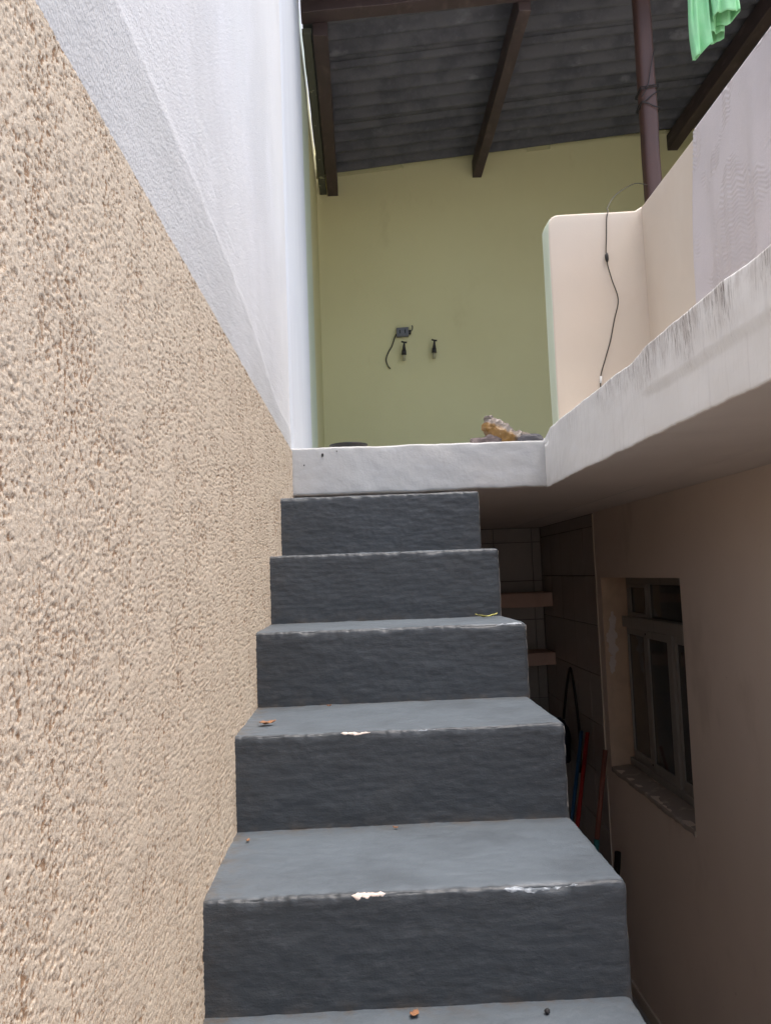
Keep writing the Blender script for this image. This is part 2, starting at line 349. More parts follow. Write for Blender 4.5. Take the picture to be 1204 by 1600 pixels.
# smoother white stretch beside the landing, rounded into the green room paint
def pil_x(y): return XW-.009+.011*sst(3.545, 3.62, y)-.022*sst(5.02, 5.16, y)**1.5
ys = np.unique(np.concatenate([np.linspace(3.545, 3.60, 8), np.linspace(3.6, 5.0, 50), np.linspace(5.0, 5.125, 14)]))
zs = np.concatenate([np.arange(LZ-.02, .75, .012), np.linspace(.76, 4.7, 120)])
Y, Z = np.meshgrid(ys, zs, indexing='ij'); y = Y.ravel(); z = Z.ravel()
rough = np.exp(-np.clip(z-LZ, 0, 9)/.10)*sst(4.3, 3.6, y)
h = .003*(fb2(y/.25, z/.6, 71, 3)-.5)+.012*rough*(fb2(y/.05, z/.03, 73, 3)-.5)
mesh_obj('white_paint', np.stack([pil_x(y)+h, y, z], 1), gridf(len(ys), len(zs)), m_pil, bw)
ys = np.concatenate([np.linspace(5.125, 5.2, 5), np.linspace(5.25, 6.2, 12), [6.21, 6.22]]); zs = np.linspace(LZ-.02, 4.0, 60)
Y, Z = np.meshgrid(ys, zs, indexing='ij'); y = Y.ravel(); z = Z.ravel()
mesh_obj('green_paint', np.stack([pil_x(y)+.004*(fb2(y/.4, z/.8, 77, 3)-.5), y, z], 1), gridf(len(ys), len(zs)), m_green, bw)
ys = np.linspace(6.215, 7.64, 20); Y, Z = np.meshgrid(ys, zs, indexing='ij'); y = Y.ravel(); z = Z.ravel()
mesh_obj('yellow_paint', np.stack([pil_x(y)-.006+.004*(fb2(y/.4, z/.8, 78, 3)-.5), y, z], 1), gridf(len(ys), len(zs)), m_olive, bw)
rbox('core', (XW-.20, -2.6, FLOOR), (XW-.035, 7.75, 4.7), m_white, bw, r=.01, res=1.)
ys = np.linspace(YL, 6.97, 30); zs = np.linspace(FLOOR, SOF+.02, 30)
Y, Z = np.meshgrid(ys, zs, indexing='ij'); y = Y.ravel(); z = Z.ravel()
mesh_obj('lower_paint', np.stack([XW+0*y, y, z], 1), gridf(30, 30), m_house, bw)

# ------------------------------------------------------------------ stairs
SY = {1: 1.428, 2: 1.800, 3: 2.186, 4: 2.553, 5: 2.944, 6: YL}
SZ = {0: -.7277, 1: -.5381, 2: -.3366, 3: -.1401, 4: .0719, 5: .2937}
for k in range(0, -8, -1): SY[k] = SY[1]-.374*(1-k)
for k in range(-1, -9, -1): SZ[k] = SZ[0]-(SZ[0]-FLOOR)/9*(-k) if k > -9 else FLOOR
st = thing('staircase', (.07, 1.0, FLOOR), 'narrow flight of grey blue painted concrete steps climbing between the walls', 'stairs')
def step_profile(k, ds):
    y0, y1 = SY[k], SY[k+1]; zt = SZ[k]; zb = SZ[k-1]-.02; R_ = .007
    pts = []; nr = []; tz = []
    for z in np.arange(zb, zt-R_, ds): pts.append((y0, z)); nr.append((-1, 0)); tz.append(0)
    for a in np.linspace(0, math.pi/2, 7): pts.append((y0+R_-R_*math.cos(a), zt-R_+R_*math.sin(a))); nr.append((-math.cos(a), math.sin(a))); tz.append(1)
    for y in np.arange(y0+R_+ds, y1+.012, ds*1.4): pts.append((y, zt)); nr.append((0, 1)); tz.append(2)
    return np.array(pts), np.array(nr), np.array(tz)
def step_disp(k, x, yy, zz, nose):
    s = yy+zz
    d = .0045*(fb2(x/.22, s/.16+k*7, 100+k, 3)-.5)+.0030*(fb2(x/.045, s/.028+k*5, 120+k, 3)-.5)+.0016*(fb2(x/.05, s/.005, 140+k, 2)-.5)
    d = d-nose*.006*sst(.50, .78, fb2(x/.055, s*0+k, 160+k, 3))-nose*.0055*fb2(x/.011, s*0, 170+k, 3)+.0010*(fb2(x/.013, s/.011, 180+k, 2)-.5)
    if k == 1: d = d-nose*.007*np.exp(-((x-.285)/.045)**4)*(.5+fb2(x/.02, s/.01, 190, 2))
    return d
def step_surface(k, x, p, n, nose):
    d = step_disp(k, x, p[:, 0]-SY[k], p[:, 1]-SZ[k], nose)
    return np.stack([x, p[:, 0]+n[:, 0]*d, p[:, 1]+n[:, 1]*d], 1)
def nose_w(k, p): return np.exp(-((np.hypot(p[:, 0]-SY[k], p[:, 1]-SZ[k]))/.010)**2)
STEP = {}
for k in range(-7, 6):
    vis = k >= 0; ds = .0042 if vis else .03; dx = .0036 if vis else .05
    p, n, tz = step_profile(k, ds)
    xr = XR+(.003 if k % 2 else 0)
    xs = np.concatenate([np.linspace(XW-.012, xr-.012, int((xr-XW)/dx)), xr-.012*np.array([.7, .45, .25, .1, 0])])
    NP = len(p)
    X = np.repeat(xs, NP); PP = np.tile(p, (len(xs), 1)); NN = np.tile(n, (len(xs), 1))
    V = step_surface(k, X, PP, NN, nose_w(k, PP))
    edge = np.clip((X-(xr-.012))/.012, 0, 1); inset = .012*(1-np.sqrt(np.clip(1-edge**2, 0, 1)))*.75
    V[:, 1] -= NN[:, 0]*inset; V[:, 2] -= NN[:, 1]*inset
    V[:, 0] += np.where(edge > .5, .004*(fb2(PP[:, 0]/.02, PP[:, 1]/.02, 210+k, 3)-.5), 0)
    sky_tint = np.where(np.tile(tz, len(xs)) == 2, 1., 0.)*sst(-.004, .008, PP[:, 0]-SY[k]-.007+.010*(fb2(X/.012, PP[:, 0]/.012, 230+k, 2)-.4))  # mask for the painted sky light, treads only, ragged at the nose
    dirt = np.clip(np.exp(-(SY[k+1]-PP[:, 0])/.022)*(np.tile(tz, len(xs)) == 2)+np.exp(-(X-XW)/.035)*(.35+.65*(np.tile(tz, len(xs)) == 2))+.6*np.exp(-(PP[:, 1]-SZ[k-1])/.012)*(np.tile(tz, len(xs)) == 0), 0, 1)
    F = gridf(len(xs), NP)[:, ::-1]
    fm = ((F[:, 0]//NP) >= len(xs)-2).astype(int)
    F = F.tolist(); nv = len(V)
    # body below: back, sloping underside and sides
    zb2 = max(FLOOR+.001, SZ[k]-.40); zb1 = max(FLOOR+.001, (SZ[k-1])-.40)
    low = np.array([(p[-1][0], SZ[k]-.03), (p[-1][0], zb2), (SY[k]+.004, zb1)])
    V = np.vstack([V, [(xx, a, b) for xx in (xs[0], xs[-1]) for a, b in low]])
    a0, b0 = 0, (len(xs)-1)*NP
    left = [a0+i for i in range(NP)]+[nv, nv+1, nv+2]; right = [b0+i for i in range(NP)]+[nv+3, nv+4, nv+5]
    F.append(left); F.append(right[::-1])
    F += [[nv, nv+1, nv+4, nv+3][::-1], [nv+1, nv+2, nv+5, nv+4][::-1], [nv+2, a0, b0, nv+5][::-1]]
    fm = list(fm)+[1]*5
    o = mesh_obj('step', V, F, [m_step, m_edge], st, fm, attrs={'sky_tint': np.concatenate([sky_tint, np.zeros(6)]), 'dirt': np.concatenate([dirt, np.zeros(6)])}); STEP[k] = o
    o['_s'] = 0
def chip(k, x0, wid, s0, s1, m, seed, name='bare_patch', jag=.25, off=.0012):
    """patch over the nosing, s = 0 at the nose, negative down the riser, positive onto the tread"""
    R_ = .007; nu, nv_ = 40, 12
    U, Vv = np.meshgrid(np.linspace(0, 1, nu), np.linspace(0, 1, nv_), indexing='ij'); u = U.ravel(); v = Vv.ravel()
    lo = s0*(1-jag*2*fb2(u*6+seed, u*0, seed, 3))*np.clip(np.sin(np.pi*np.clip(u, .01, .99))**.35, .1, 1)
    hi = s1*(1-jag*2*fb2(u*7+seed, u*0+4, seed+1, 3))*np.clip(np.sin(np.pi*np.clip(u, .01, .99))**.35, .1, 1)
    s = lo+(hi-lo)*v; x = x0+(u-.5)*wid+.004*(v-.5)
    a = np.clip((s+R_*.785)/R_, 0, math.pi/2)
    py = np.where(s < -R_*.785, SY[k], SY[k]+R_-R_*np.cos(a)); pz = np.where(s < -R_*.785, SZ[k]-R_+(s+R_*.785), SZ[k]-R_+R_*np.sin(a))
    ex = np.clip(s-R_*.785, 0, 1); py = py+ex; pz = np.where(ex > 0, SZ[k], pz)
    p = np.stack([py, pz], 1); n = np.stack([-np.cos(a), np.sin(a)], 1)
    Vx = step_surface(k, x, p, n, nose_w(k, p))
    lift = off*np.minimum(1, 6*np.minimum(np.minimum(v, 1-v), np.minimum(u, 1-u)*3)+.2)
    Vx[:, 1] += n[:, 0]*lift; Vx[:, 2] += n[:, 1]*lift
    o = mesh_obj(name, Vx, gridf(nu, nv_)[:, ::-1], m, STEP[k]); return o
chip(1, -.010, .055, -.019, .010, m_chip, 3, jag=.5)['label'] = 'pale chip where the paint has broken off'
chip(2, -.028, .062, -.009, .012, m_chip, 9, jag=.55)['label'] = 'pale chip where the paint has broken off'
chip(1, .285, .125, -.016, .008, m_scuff, 15, 'scuff', .45)['label'] = 'scraped dent in the step edge'
chip(2, .115, .06, -.006, .010, m_scuff, 21, 'scuff', .4)
chip(3, .385, .07, -.006, .012, m_scuff, 27, 'scuff', .4)

# ------------------------------------------------------------------ slab of the upper floor
sb = thing('balcony_slab', (1.5, 3.0, SOF), 'concrete upper floor slab with stained white edge over the passage', 'slab')
def lip_xf(V):
    t = (V[:, 2] > .55); V[:, 2] += np.where(t, .010*sst(2.35, 2.2, V[:, 1])+.002*(fb2(V[:, 1]/.09, V[:, 1]*0, 301, 3)-.5), 0)
    f = (V[:, 0] < .86) & (V[:, 1] < 3.4); V[:, 0] += np.where(f, -.006*sst(2.35, 2.2, V[:, 1]+.02*fb2(V[:, 2]/.04, V[:, 1]/.04, 305, 2))*(V[:, 2] > .48), 0)
    c = sst(3.40, 3.53, V[:, 1])*(V[:, 0] < .9); V[:, 2] -= np.where(t, c*.03, 0)
    return V
rbox('edge', (.819, 1.0, SOF), (1.29, 3.56, .607), [m_slab, m_soff], sb, r=.008, res=(.08, .014, .014), amp=.006, sc=.16, amp2=.0020, sc2=.02, seed=5, face_mats={'-z': 1, '+y': 1}, xf=lip_xf)
rbox('landing_edge', (XW-.01, YL, SOF+.002), (.832, YL+.16, LZ), [m_land, m_soff], sb, r=.010, res=(.016, .05, .016), amp=.006, sc=.12, amp2=.0025, sc2=.02, seed=8, face_mats={'-z': 1})
rbox('landing', (XW-.008, YL+.025, SOF+.004), (1.30, 7.62, LZ-.003), [m_land, m_soff, m_floor], sb, r=.002, res=.4, face_mats={'-z': 1, '+z': 2})
rbox('house_roof', (1.535, -2.598, SOF+.003), (4.3, 1.002, LZ-.002), m_floor, sb, r=.002, res=.6)
rbox('terrace', (1.28, 1.003, SOF+.002), (4.3, 7.622, LZ-.001), [m_land, m_soff, m_floor], sb, r=.002, res=.6, face_mats={'-z': 1, '+z': 2})

# ------------------------------------------------------------------ parapet
pa = thing('parapet_wall', (1.36, 1.0, LZ), 'low beige parapet wall turning a corner at the head of the stairs', 'wall')
def ret_xf(V):                                                    # rounded upper corner of the free end
    R_ = .05; cx, cz = .885+R_, 1.592-R_
    q = (V[:, 0] < cx) & (V[:, 2] > cz); dx, dz = cx-V[:, 0], V[:, 2]-cz
    m_ = np.maximum(np.maximum(dx, dz), 1e-9); l_ = np.maximum(np.hypot(dx, dz), 1e-9)
    V[:, 0] = np.where(q, cx-dx*m_/l_, V[:, 0]); V[:, 2] = np.where(q, cz+dz*m_/l_, V[:, 2])
    V[:, 2] += np.where(V[:, 2] > 1.5, (V[:, 0]-.885)*.03+.018*sst(1.285, 1.32, V[:, 0]), 0)
    return V
rbox('return', (.885, 3.530, LZ), (1.33, 3.650, 1.592), [m_para, m_green], pa, r=.012, res=.03, amp=.004, sc=.3, seed=12, face_mats={'-x': 1, '+y': 1}, xf=ret_xf)
rbox('run', (1.318, 1.0, LZ), (1.438, 3.648, 1.624), [m_para, m_green], pa, r=.014, res=.06, amp=.006, sc=.5, seed=14, face_mats={'+y': 1})

# ------------------------------------------------------------------ covered room behind the landing
rm = thing('room_wall', (1.9, 7.7, LZ), 'yellow green back wall of the covered room above the stairs', 'wall')
ys = None
rbox('back_wall', (XW-.05, 7.60, LZ-.01), (4.3, 7.75, 4.42), m_olive, rm, r=.01, res=.12, amp=.008, sc=.6, seed=31, xf=lambda V: np.stack([V[:, 0], V[:, 1], np.where(V[:, 2] > 4.3, 3.875+.1135*V[:, 0]+(V[:, 2]-4.42), V[:, 2]*1.0)], 1))
rbox('shade_wall', (3.2, 5.0, LZ-.01), (4.14, 5.12, 4.05), m_olive, rm, r=.01, res=.3, amp=.004, sc=.6, seed=35)  # unseen wall added to darken the right side of the room
rbox('side_wall', (4.15, 5.0, LZ-.01), (4.28, 7.61, 4.30), m_olive, rm, r=.01, res=.3, amp=.005, sc=.6, seed=33)

rf = thing('roof', (1.9, 6.3, 3.66), 'lean-to roof of dark corrugated sheets on brown timber rafters', 'roof')
def sheet(y0, y1, dz, x0=-.285, x1=4.45):
    ysn = np.arange(y0, y1+1e-6, .0177); xsn = np.linspace(x0, x1, 24)
    Xg, Yg = np.meshgrid(xsn, ysn, indexing='ij'); xx = Xg.ravel(); yy = Yg.ravel()
    zt = 3.888+.1135*xx+.034*np.cos(2*math.pi*yy/.177)+dz+.006*(fb2(xx/.6, yy/.4, 401, 2)-.5)
    top = np.stack([xx, yy, zt+.008], 1); bot = np.stack([xx, yy, zt], 1); n = len(top)
    F = gridf(len(xsn), len(ysn)); F2 = F[:, ::-1]+n
    a, b = len(xsn), len(ysn); rim = [i*b for i in range(a)], [i*b+b-1 for i in range(a)], list(range(b)), list(range((a-1)*b, a*b))
    R_ = []
    for q, e in enumerate(rim):
        for i, j in zip(e[:-1], e[1:]): R_.append([i, j, j+n, i+n])
    return mesh_obj('sheet', np.vstack([top, bot]), F.tolist()+F2.tolist()+R_, m_roof, rf)
sheet(4.42, 5.004, -.010); sheet(4.96, 5.885, 0); sheet(5.841, 6.77, .010); sheet(6.726, 7.80, .020)  # first sheet: unseen overhang, extended forward to darken the upper back wall
def slope(V, k, x0): V = V.copy(); V[:, 2] += k*(V[:, 0]-x0); return V
rbox('beam', (-.283, 5.13, 3.735), (4.4, 5.25, 3.825), m_wood, rf, r=.006, res=.06, amp=.006, sc=.15, seed=41, xf=lambda V: slope(V, .092, -.283))
for xa, xb, zb, zt in ((-.212, -.112, 3.66, 3.838), (1.200, 1.285, 3.812, 3.985), (3.125, 3.225, 4.045, 4.20)):
    rbox('rafter', (xa, 5.252, zb), (xb, 7.598, zt), m_wood, rf, r=.006, res=(.04, .12, .05), amp=.006, sc=.3, seed=int(xa*100)+60)
rbox('wall_plate', (-.286, 5.252, 3.675), (-.222, 7.598, 3.715), m_moss, rf, r=.004, res=.06, amp=.006, sc=.1, seed=55)
po = rbox('wooden_post', (1.966, 5.135, LZ-.002), (2.076, 5.240, 3.925), m_post, None, r=.034, res=(.02, .02, .08), amp=.006, sc=.3, seed=45)
tag(po, 'dark brown wooden post carrying the roof, wire wound around it', 'post')

# ------------------------------------------------------------------ ground floor of the house with its window
hs = thing('house', (2.7, 1.5, FLOOR), 'beige ground floor house wall with a window under the slab', 'house')
WY0, WY1, WZ0, WZ1 = 3.912, 5.222, -1.262, -.068
X0, X1 = 1.530, 1.745
def wall_hole():
    ys = np.unique(np.round(np.concatenate([np.linspace(-2.6, WY0, 50), np.linspace(WY0, WY1, 20), np.linspace(WY1, 5.325, 4)]), 5))
    zs = np.unique(np.round(np.concatenate([np.linspace(FLOOR, WZ0, 20), np.linspace(WZ0, WZ1, 18), np.linspace(WZ1, SOF+.01, 10)]), 5))
    V = []; F = []; fm = []
    Y, Z = np.meshgrid(ys, zs, indexing='ij'); y = Y.ravel(); z = Z.ravel(); n = len(y)
    d = .006*(fb2(y/.5, z/.5, 501, 3)-.5)
    V = np.vstack([np.stack([X0+d, y, z], 1), np.stack([X1+0*y, y, z], 1)])
    nz = len(zs)
    for i in range(len(ys)-1):
        for j in range(nz-1):
            yc, zc = (ys[i]+ys[i+1])/2, (zs[j]+zs[j+1])/2
            if WY0 < yc < WY1 and WZ0 < zc < WZ1: continue
            a = i*nz+j; F.append([a, a+1, a+nz+1, a+nz]); F.append([n+a, n+a+nz, n+a+nz+1, n+a+1])
    iy = [i for i in range(len(ys)) if WY0-1e-4 <= ys[i] <= WY1+1e-4]; iz = [j for j in range(nz) if WZ0-1e-4 <= zs[j] <= WZ1+1e-4]
    for i, k in zip(iy[:-1], iy[1:]):
        a, b = i*nz+iz[0], k*nz+iz[0]; F.append([a, b, n+b, n+a]); a, b = i*nz+iz[-1], k*nz+iz[-1]; F.append([a, n+a, n+b, b])
    for i, k in zip(iz[:-1], iz[1:]):
        a, b = iy[0]*nz+i, iy[0]*nz+k; F.append([a, n+a, n+b, b]); a, b = iy[-1]*nz+i, iy[-1]*nz+k; F.append([a, b, n+b, n+a])
    e = len(ys)-1; nrev = len(F)
    for j in range(nz-1): a, b = e*nz+j, e*nz+j+1; F.append([a, b, n+b, n+a])
    fm = [1 if (min(V[i][0] for i in f) < X0+.05 and max(V[i][0] for i in f) > X1-.05 and all(abs(V[i][1]-WY1) < 1e-3 for i in f)) else 0 for f in F]
    return mesh_obj('wall', V, F, [m_house, m_reveal], hs, fm, smooth=False)
wall_hole()
rbox('corner_trim', (1.524, 5.3255, FLOOR+.01), (1.545, 5.334, SOF-.004), m_para, hs, r=.002, res=.2, amp=.002, sc=.1, seed=71)
rbox('side_wall', (4.1, -2.59, FLOOR), (4.28, 7.61, SOF+.01), m_house, hs, r=.005, res=2.)
rbox('end_wall', (1.745, -2.59, FLOOR), (4.1, -2.42, SOF+.01), m_house, hs, r=.005, res=2.)
rbox('inner_wall', (1.745, 5.33, FLOOR), (4.1, 5.48, SOF+.01), m_house, hs, r=.005, res=2.)
rbox('window_sill', (1.522, WY0-.004, WZ0-.015), (1.66, WY1-.002, WZ0+.012), m_sill, hs, r=.008, res=.03, amp=.012, sc=.05, seed=77, xf=lambda V: np.stack([V[:, 0], V[:, 1], V[:, 2]+(V[:, 0]-1.66)*.10], 1))
rbox('skirting', (1.518, -2.6, FLOOR), (1.5335, 5.322, FLOOR+.075), m_para, hs, r=.004, res=.2, amp=.002, sc=.2, seed=78)
def patch_flat(name, cen, sz, plane, val, m, parent, seed, n=44, jag=.4):
    """thin irregular flake lying on a wall; plane 'x' or 'y'"""
    V = []; pts = []
    for k in range(n):
        a = 2*math.pi*k/n; r_ = 1+jag*2*(float(fb2(np.array([math.cos(a)*1.7+seed]), np.array([math.sin(a)*1.7]), seed, 3)[0])-.5)
        pts.append((cen[0]+sz[0]*r_*math.cos(a), cen[1]+sz[1]*r_*math.sin(a)))
    for lift, s in ((.0, 1.), (.0015, .97)):
        for (u, v) in pts:
            u2, v2 = cen[0]+(u-cen[0])*s, cen[1]+(v-cen[1])*s
            V.append((val-lift, u2, v2) if plane == 'x' else (u2, val-lift, v2))
    F = [[k, (k+1) % n, n+(k+1) % n, n+k] for k in range(n)]+[[n+k for k in range(n)]]
    if plane == 'x': F = [f[::-1] for f in F]
    return mesh_obj(name, V, F, m, parent, smooth=False)
m_filler = Mat('pale wall filler', (.66, .58, .54), .9); m_filler.var(20, (.58, .50, .46), .4, .7, .6)
for (cx_, cz_, sx_, sz_, sd) in ((1.590, -.345, .026, .055, 4), (1.572, -.445, .034, .065, 8), (1.585, -.53, .028, .06, 13), (1.568, -.62, .022, .045, 18)):
    patch_flat('filler_patch', (cx_, cz_), (sx_, sz_), 'y', WY1-.0005-.0003*sd/4, m_filler, hs, sd, jag=.7)
for (cx_, cz_, sx_, sz_, sd) in ((-.158, .530, .004, .009, 31), (-.095, .545, .0025, .003, 35), (-.238, .488, .003, .004, 39)):
    patch_flat('paint_nick', (cx_, cz_), (sx_, sz_), 'y', YL-.0045, m_dark, sb, sd, n=16, jag=.6)
# window: fixed lights above, four sliding panels below
wn = thing('window', (1.68, (WY0+WY1)/2, WZ0), 'dusty aluminium sliding window with small top lights in the beige wall', 'window')
TX, BX = 1.700, 1.664
def bar(name, x0, x1, y0, y1, z0, z1, parent=wn, m=m_alu): return rbox(name, (x0, y0, z0), (x1, y1, z1), m, parent, r=.003, res=.5)
fr = bar('frame', TX-.01, TX+.03, WY1-.035, WY1-.001, WZ0, WZ1-.001)
bar('frame', TX-.01, TX+.03, WY0+.001, WY0+.035, WZ0, WZ1-.001)
bar('frame', TX-.012, TX+.03, WY0+.036, WY1-.036, WZ1-.045, WZ1-.001)
rail = bar('rail', BX-.014, TX+.02, WY0+.002, WY1-.002, -.385, -.318)
bar('rail', BX-.012, TX+.02, WY0+.002, WY1-.002, WZ0+.012, WZ0+.055)
for y_ in (4.842, 4.29): bar('mullion', TX-.008, TX+.022, y_-.018, y_+.018, -.317, WZ1-.046)
for k, (ya, yb) in enumerate(((4.861, WY1-.036), (4.309, 4.823), (WY0+.036, 4.271))):
    bar('top_pane', TX+.004, TX+.009, ya, yb, -.316, WZ1-.047, m=m_glass)
    if k != 1:
        bar('vent_frame', TX-.010, TX+.003, yb-.024, yb-.001, -.316, WZ1-.047); bar('vent_frame', TX-.010, TX+.003, ya+.001, ya+.024, -.316, WZ1-.047)
        bar('vent_frame', TX-.009, TX+.002, ya+.025, yb-.025, -.316, -.294); bar('vent_frame', TX-.009, TX+.002, ya+.025, yb-.025, WZ1-.068, WZ1-.047)
for k, (ya, yb, wl, wr_) in enumerate(((4.790, 5.186, .085, .022), (4.400, 4.789, .068, .016), (3.948, 4.399, .05, .03))):
    dx = (.012, 0, .012)[k]
    bar('sash_stile', BX-.012+dx, BX+.010+dx, ya+.002, ya+wl, WZ0+.056, -.386)
    bar('sash_stile', BX-.010+dx, BX+.008+dx, yb-wr_, yb-.001, WZ0+.056, -.386)
    bar('sash_rail', BX-.009+dx, BX+.007+dx, ya+wl+.001, yb-wr_-.001, -.43, -.387); bar('sash_rail', BX-.009+dx, BX+.007+dx, ya+wl+.001, yb-wr_-.001, WZ0+.057, WZ0+.11)
    bar('pane', BX-.002+dx, BX+.002+dx, ya+wl+.001, yb-wr_-.001, WZ0+.111, -.431, m=m_glass)
    if k == 0:
        for z_ in (-.41, WZ0+.09): tube('screw', [(BX-.0045, ya+.045, z_), (BX+.0005, ya+.045, z_)], .006, m_screw, wn, 10)
cu = None
# ------------------------------------------------------------------ laundry corner under the landing
lw = thing('laundry_wall', (.7, 7.0, FLOOR), 'dim tiled wall of the laundry corner under the landing', 'wall')
rbox('back_wall', (XW-.005, 6.962, FLOOR), (1.80, 7.12, SOF+.01), m_grout, lw, r=.002, res=1.)
rbox('side_wall', (1.5435, 5.327, FLOOR), (1.74, 6.961, SOF+.01), m_grout, lw, r=.002, res=1.)
tm = None
def tile(loc, rot, su=1., sv=1.):
    global tm
    if tm is None:
        s = .1625; t_ = .009; c = .003
        V = [(-s, 0, -s), (s, 0, -s), (s, 0, s), (-s, 0, s), (-s, -t_+c, -s), (s, -t_+c, -s), (s, -t_+c, s), (-s, -t_+c, s), (-s+c, -t_, -s+c), (s-c, -t_, -s+c), (s-c, -t_, s-c), (-s+c, -t_, s-c)]
        F = [[0, 1, 5, 4], [1, 2, 6, 5], [2, 3, 7, 6], [3, 0, 4, 7], [4, 5, 9, 8], [5, 6, 10, 9], [6, 7, 11, 10], [7, 4, 8, 11], [8, 9, 10, 11]]
        tm = bpy.data.meshes.new('tile'); tm.from_pydata(V, [], F); tm.materials.append(m_tile.m)
    o = bpy.data.objects.new('tile', tm); COL.objects.link(o); o.parent = lw; o.scale = (su, 1, sv)
    o.location = Vector((loc[0], loc[1], loc[2]+E))-Vector(lw['_w']); o.rotation_euler = (random.uniform(-.006, .006), 0, rot+random.uniform(-.006, .006))
def cells(a, b, first, pitch=.33):
    e = first
    while e > a: e -= pitch
    out = []
    while e < b:
        lo_, hi_ = max(e, a), min(e+pitch, b)
        if hi_-lo_ > .02: out.append(((lo_+hi_)/2, (hi_-lo_-.005)/.325))
        e += pitch
    return out
for zc, sv in cells(FLOOR, SOF, .278-.005):
    for yc, su in cells(5.336, 6.95, 6.95-.33*4): tile((1.5435, yc, zc), -math.pi/2, su, sv)
for zc, sv in cells(FLOOR, SOF, .235):
    for xc, su in cells(XW+.002, 1.532, 1.127): tile((xc, 6.962, zc), 0, su, sv)
for z0, z1 in ((-.305, -.190), (-.775, -.675)):
    sh = rbox('wall_shelf', (XW+.004, 6.60, z0), (1.532, 6.955, z1), m_shelf, None, r=.008, res=.08, amp=.006, sc=.15, seed=int(-z0*100))
    tag(sh, 'upper of two pinkish concrete shelves in the dim laundry corner' if z0 > -.5 else 'lower of two pinkish concrete shelves in the dim laundry corner', 'shelf', 'shelves in the laundry corner')
def broom(top, bot, r_, m1, label, m2=None, split=.5, name='broom'):
    top = np.array(top); bot = np.array(bot); d = bot-top
    t = thing(name, bot, label, 'broom')
    if m2 is None: tube('handle', [top, top+d*.5, top+d*.93], [r_, r_, r_], m1, t, 12)
    else:
        tube('handle', [top, top+d*split], r_, m1, t, 12); tube('grip', [top+d*split, top+d*.93], r_*1.12, m2, t, 12)
    hx = top+d*.93
    rbox('head', (hx[0]-.10, hx[1]-.025, hx[2]-.04), (hx[0]+.10, hx[1]+.025, hx[2]+.01), m_dark, t, r=.01, res=.05)
    rbox('bristles', (hx[0]-.11, hx[1]-.03, FLOOR+.002), (hx[0]+.11, hx[1]+.03, hx[2]-.041), m_bristle, t, r=.012, res=.02, amp=.02, sc=.03)
    return t
def ray_at(u, v, ax_, val):
    d = _f+_r*(u-602)/FPX-_u*(v-800)/FPX; return d*val/d[ax_]
broom((1.505, 5.665, -1.135), ray_at(872, 1560, 2, FLOOR)*np.array([1, 1, 1]), .014, m_red, 'red broom handle leaning in the laundry corner')
broom((1.500, 5.80, -1.150), ray_at(864, 1545, 2, FLOOR), .013, m_blue, 'blue broom handle leaning beside the red one in the laundry corner')
broom((1.500, 5.237, -1.163), ray_at(905, 1590, 2, FLOOR), .016, m_brown, 'brown mop handle with teal lower end leaning at the window reveal', m_teal, .36, 'mop')['category'] = 'mop'
ht = thing('squeegee', ray_at(950, 1640, 2, FLOOR), 'short black handle standing against the beige wall beside the steps', 'squeegee')
_t = np.array((1.49, 5.06, -1.735)); _b = ray_at(950, 1640, 2, FLOOR)
tube('handle', [_t, _t+(_b-_t)*.95], .019, m_wire, ht, 12); rbox('blade', (_b[0]-.15, _b[1]-.02, FLOOR+.002), (_b[0]+.12, _b[1]+.02, FLOOR+.06), m_dark, ht, r=.006, res=.1)
P = smooth_path([(1.51, 6.36, -1.16), (1.525, 6.28, -.92), (1.53, 6.17, -.76), (1.53, 6.10, -.79), (1.525, 6.02, -.95), (1.51, 5.90, -1.20), (1.49, 5.86, -1.45)], 8)
tag(tube('hose', P, .010, m_wire, None, 8), 'thin dark hose hung in an arch on the laundry tiles', 'hose')
def blob(name, c, rad, m, parent=None, seed=0, amp=.3, nu=28, nv_=18, sc=2.2, flat=None, extra=None):
    V = []; u = np.repeat(np.linspace(0, 2*math.pi, nu, endpoint=False), nv_); v = np.tile(np.linspace(.02, math.pi-.02, nv_), nu)
    D = np.stack([np.cos(u)*np.sin(v), np.sin(u)*np.sin(v), np.cos(v)], 1)
    r_ = 1+amp*(vn3(D*sc+seed*3.1+10, seed)-.5)*2+amp*.5*(vn3(D*sc*2.7+20, seed+4)-.5)*2
    W_ = D*r_[:, None]*np.array(rad)+np.array(c)
    if flat is not None: W_[:, 2] = np.maximum(W_[:, 2], flat)
    F = []
    for i in range(nu):
        for j in range(nv_-1):
            a, b = i*nv_+j, ((i+1) % nu)*nv_+j; F.append([a, a+1, b+1, b])
    at = extra(W_) if extra else None
    return mesh_obj(name, W_, F, m, parent, attrs=at)
tag(blob('cloth_bag', (1.44, 6.25, -1.32), (.08, .11, .17), m_bag, None, 3, .25), 'dark cloth bag hanging below the hose in the laundry corner', 'bag')

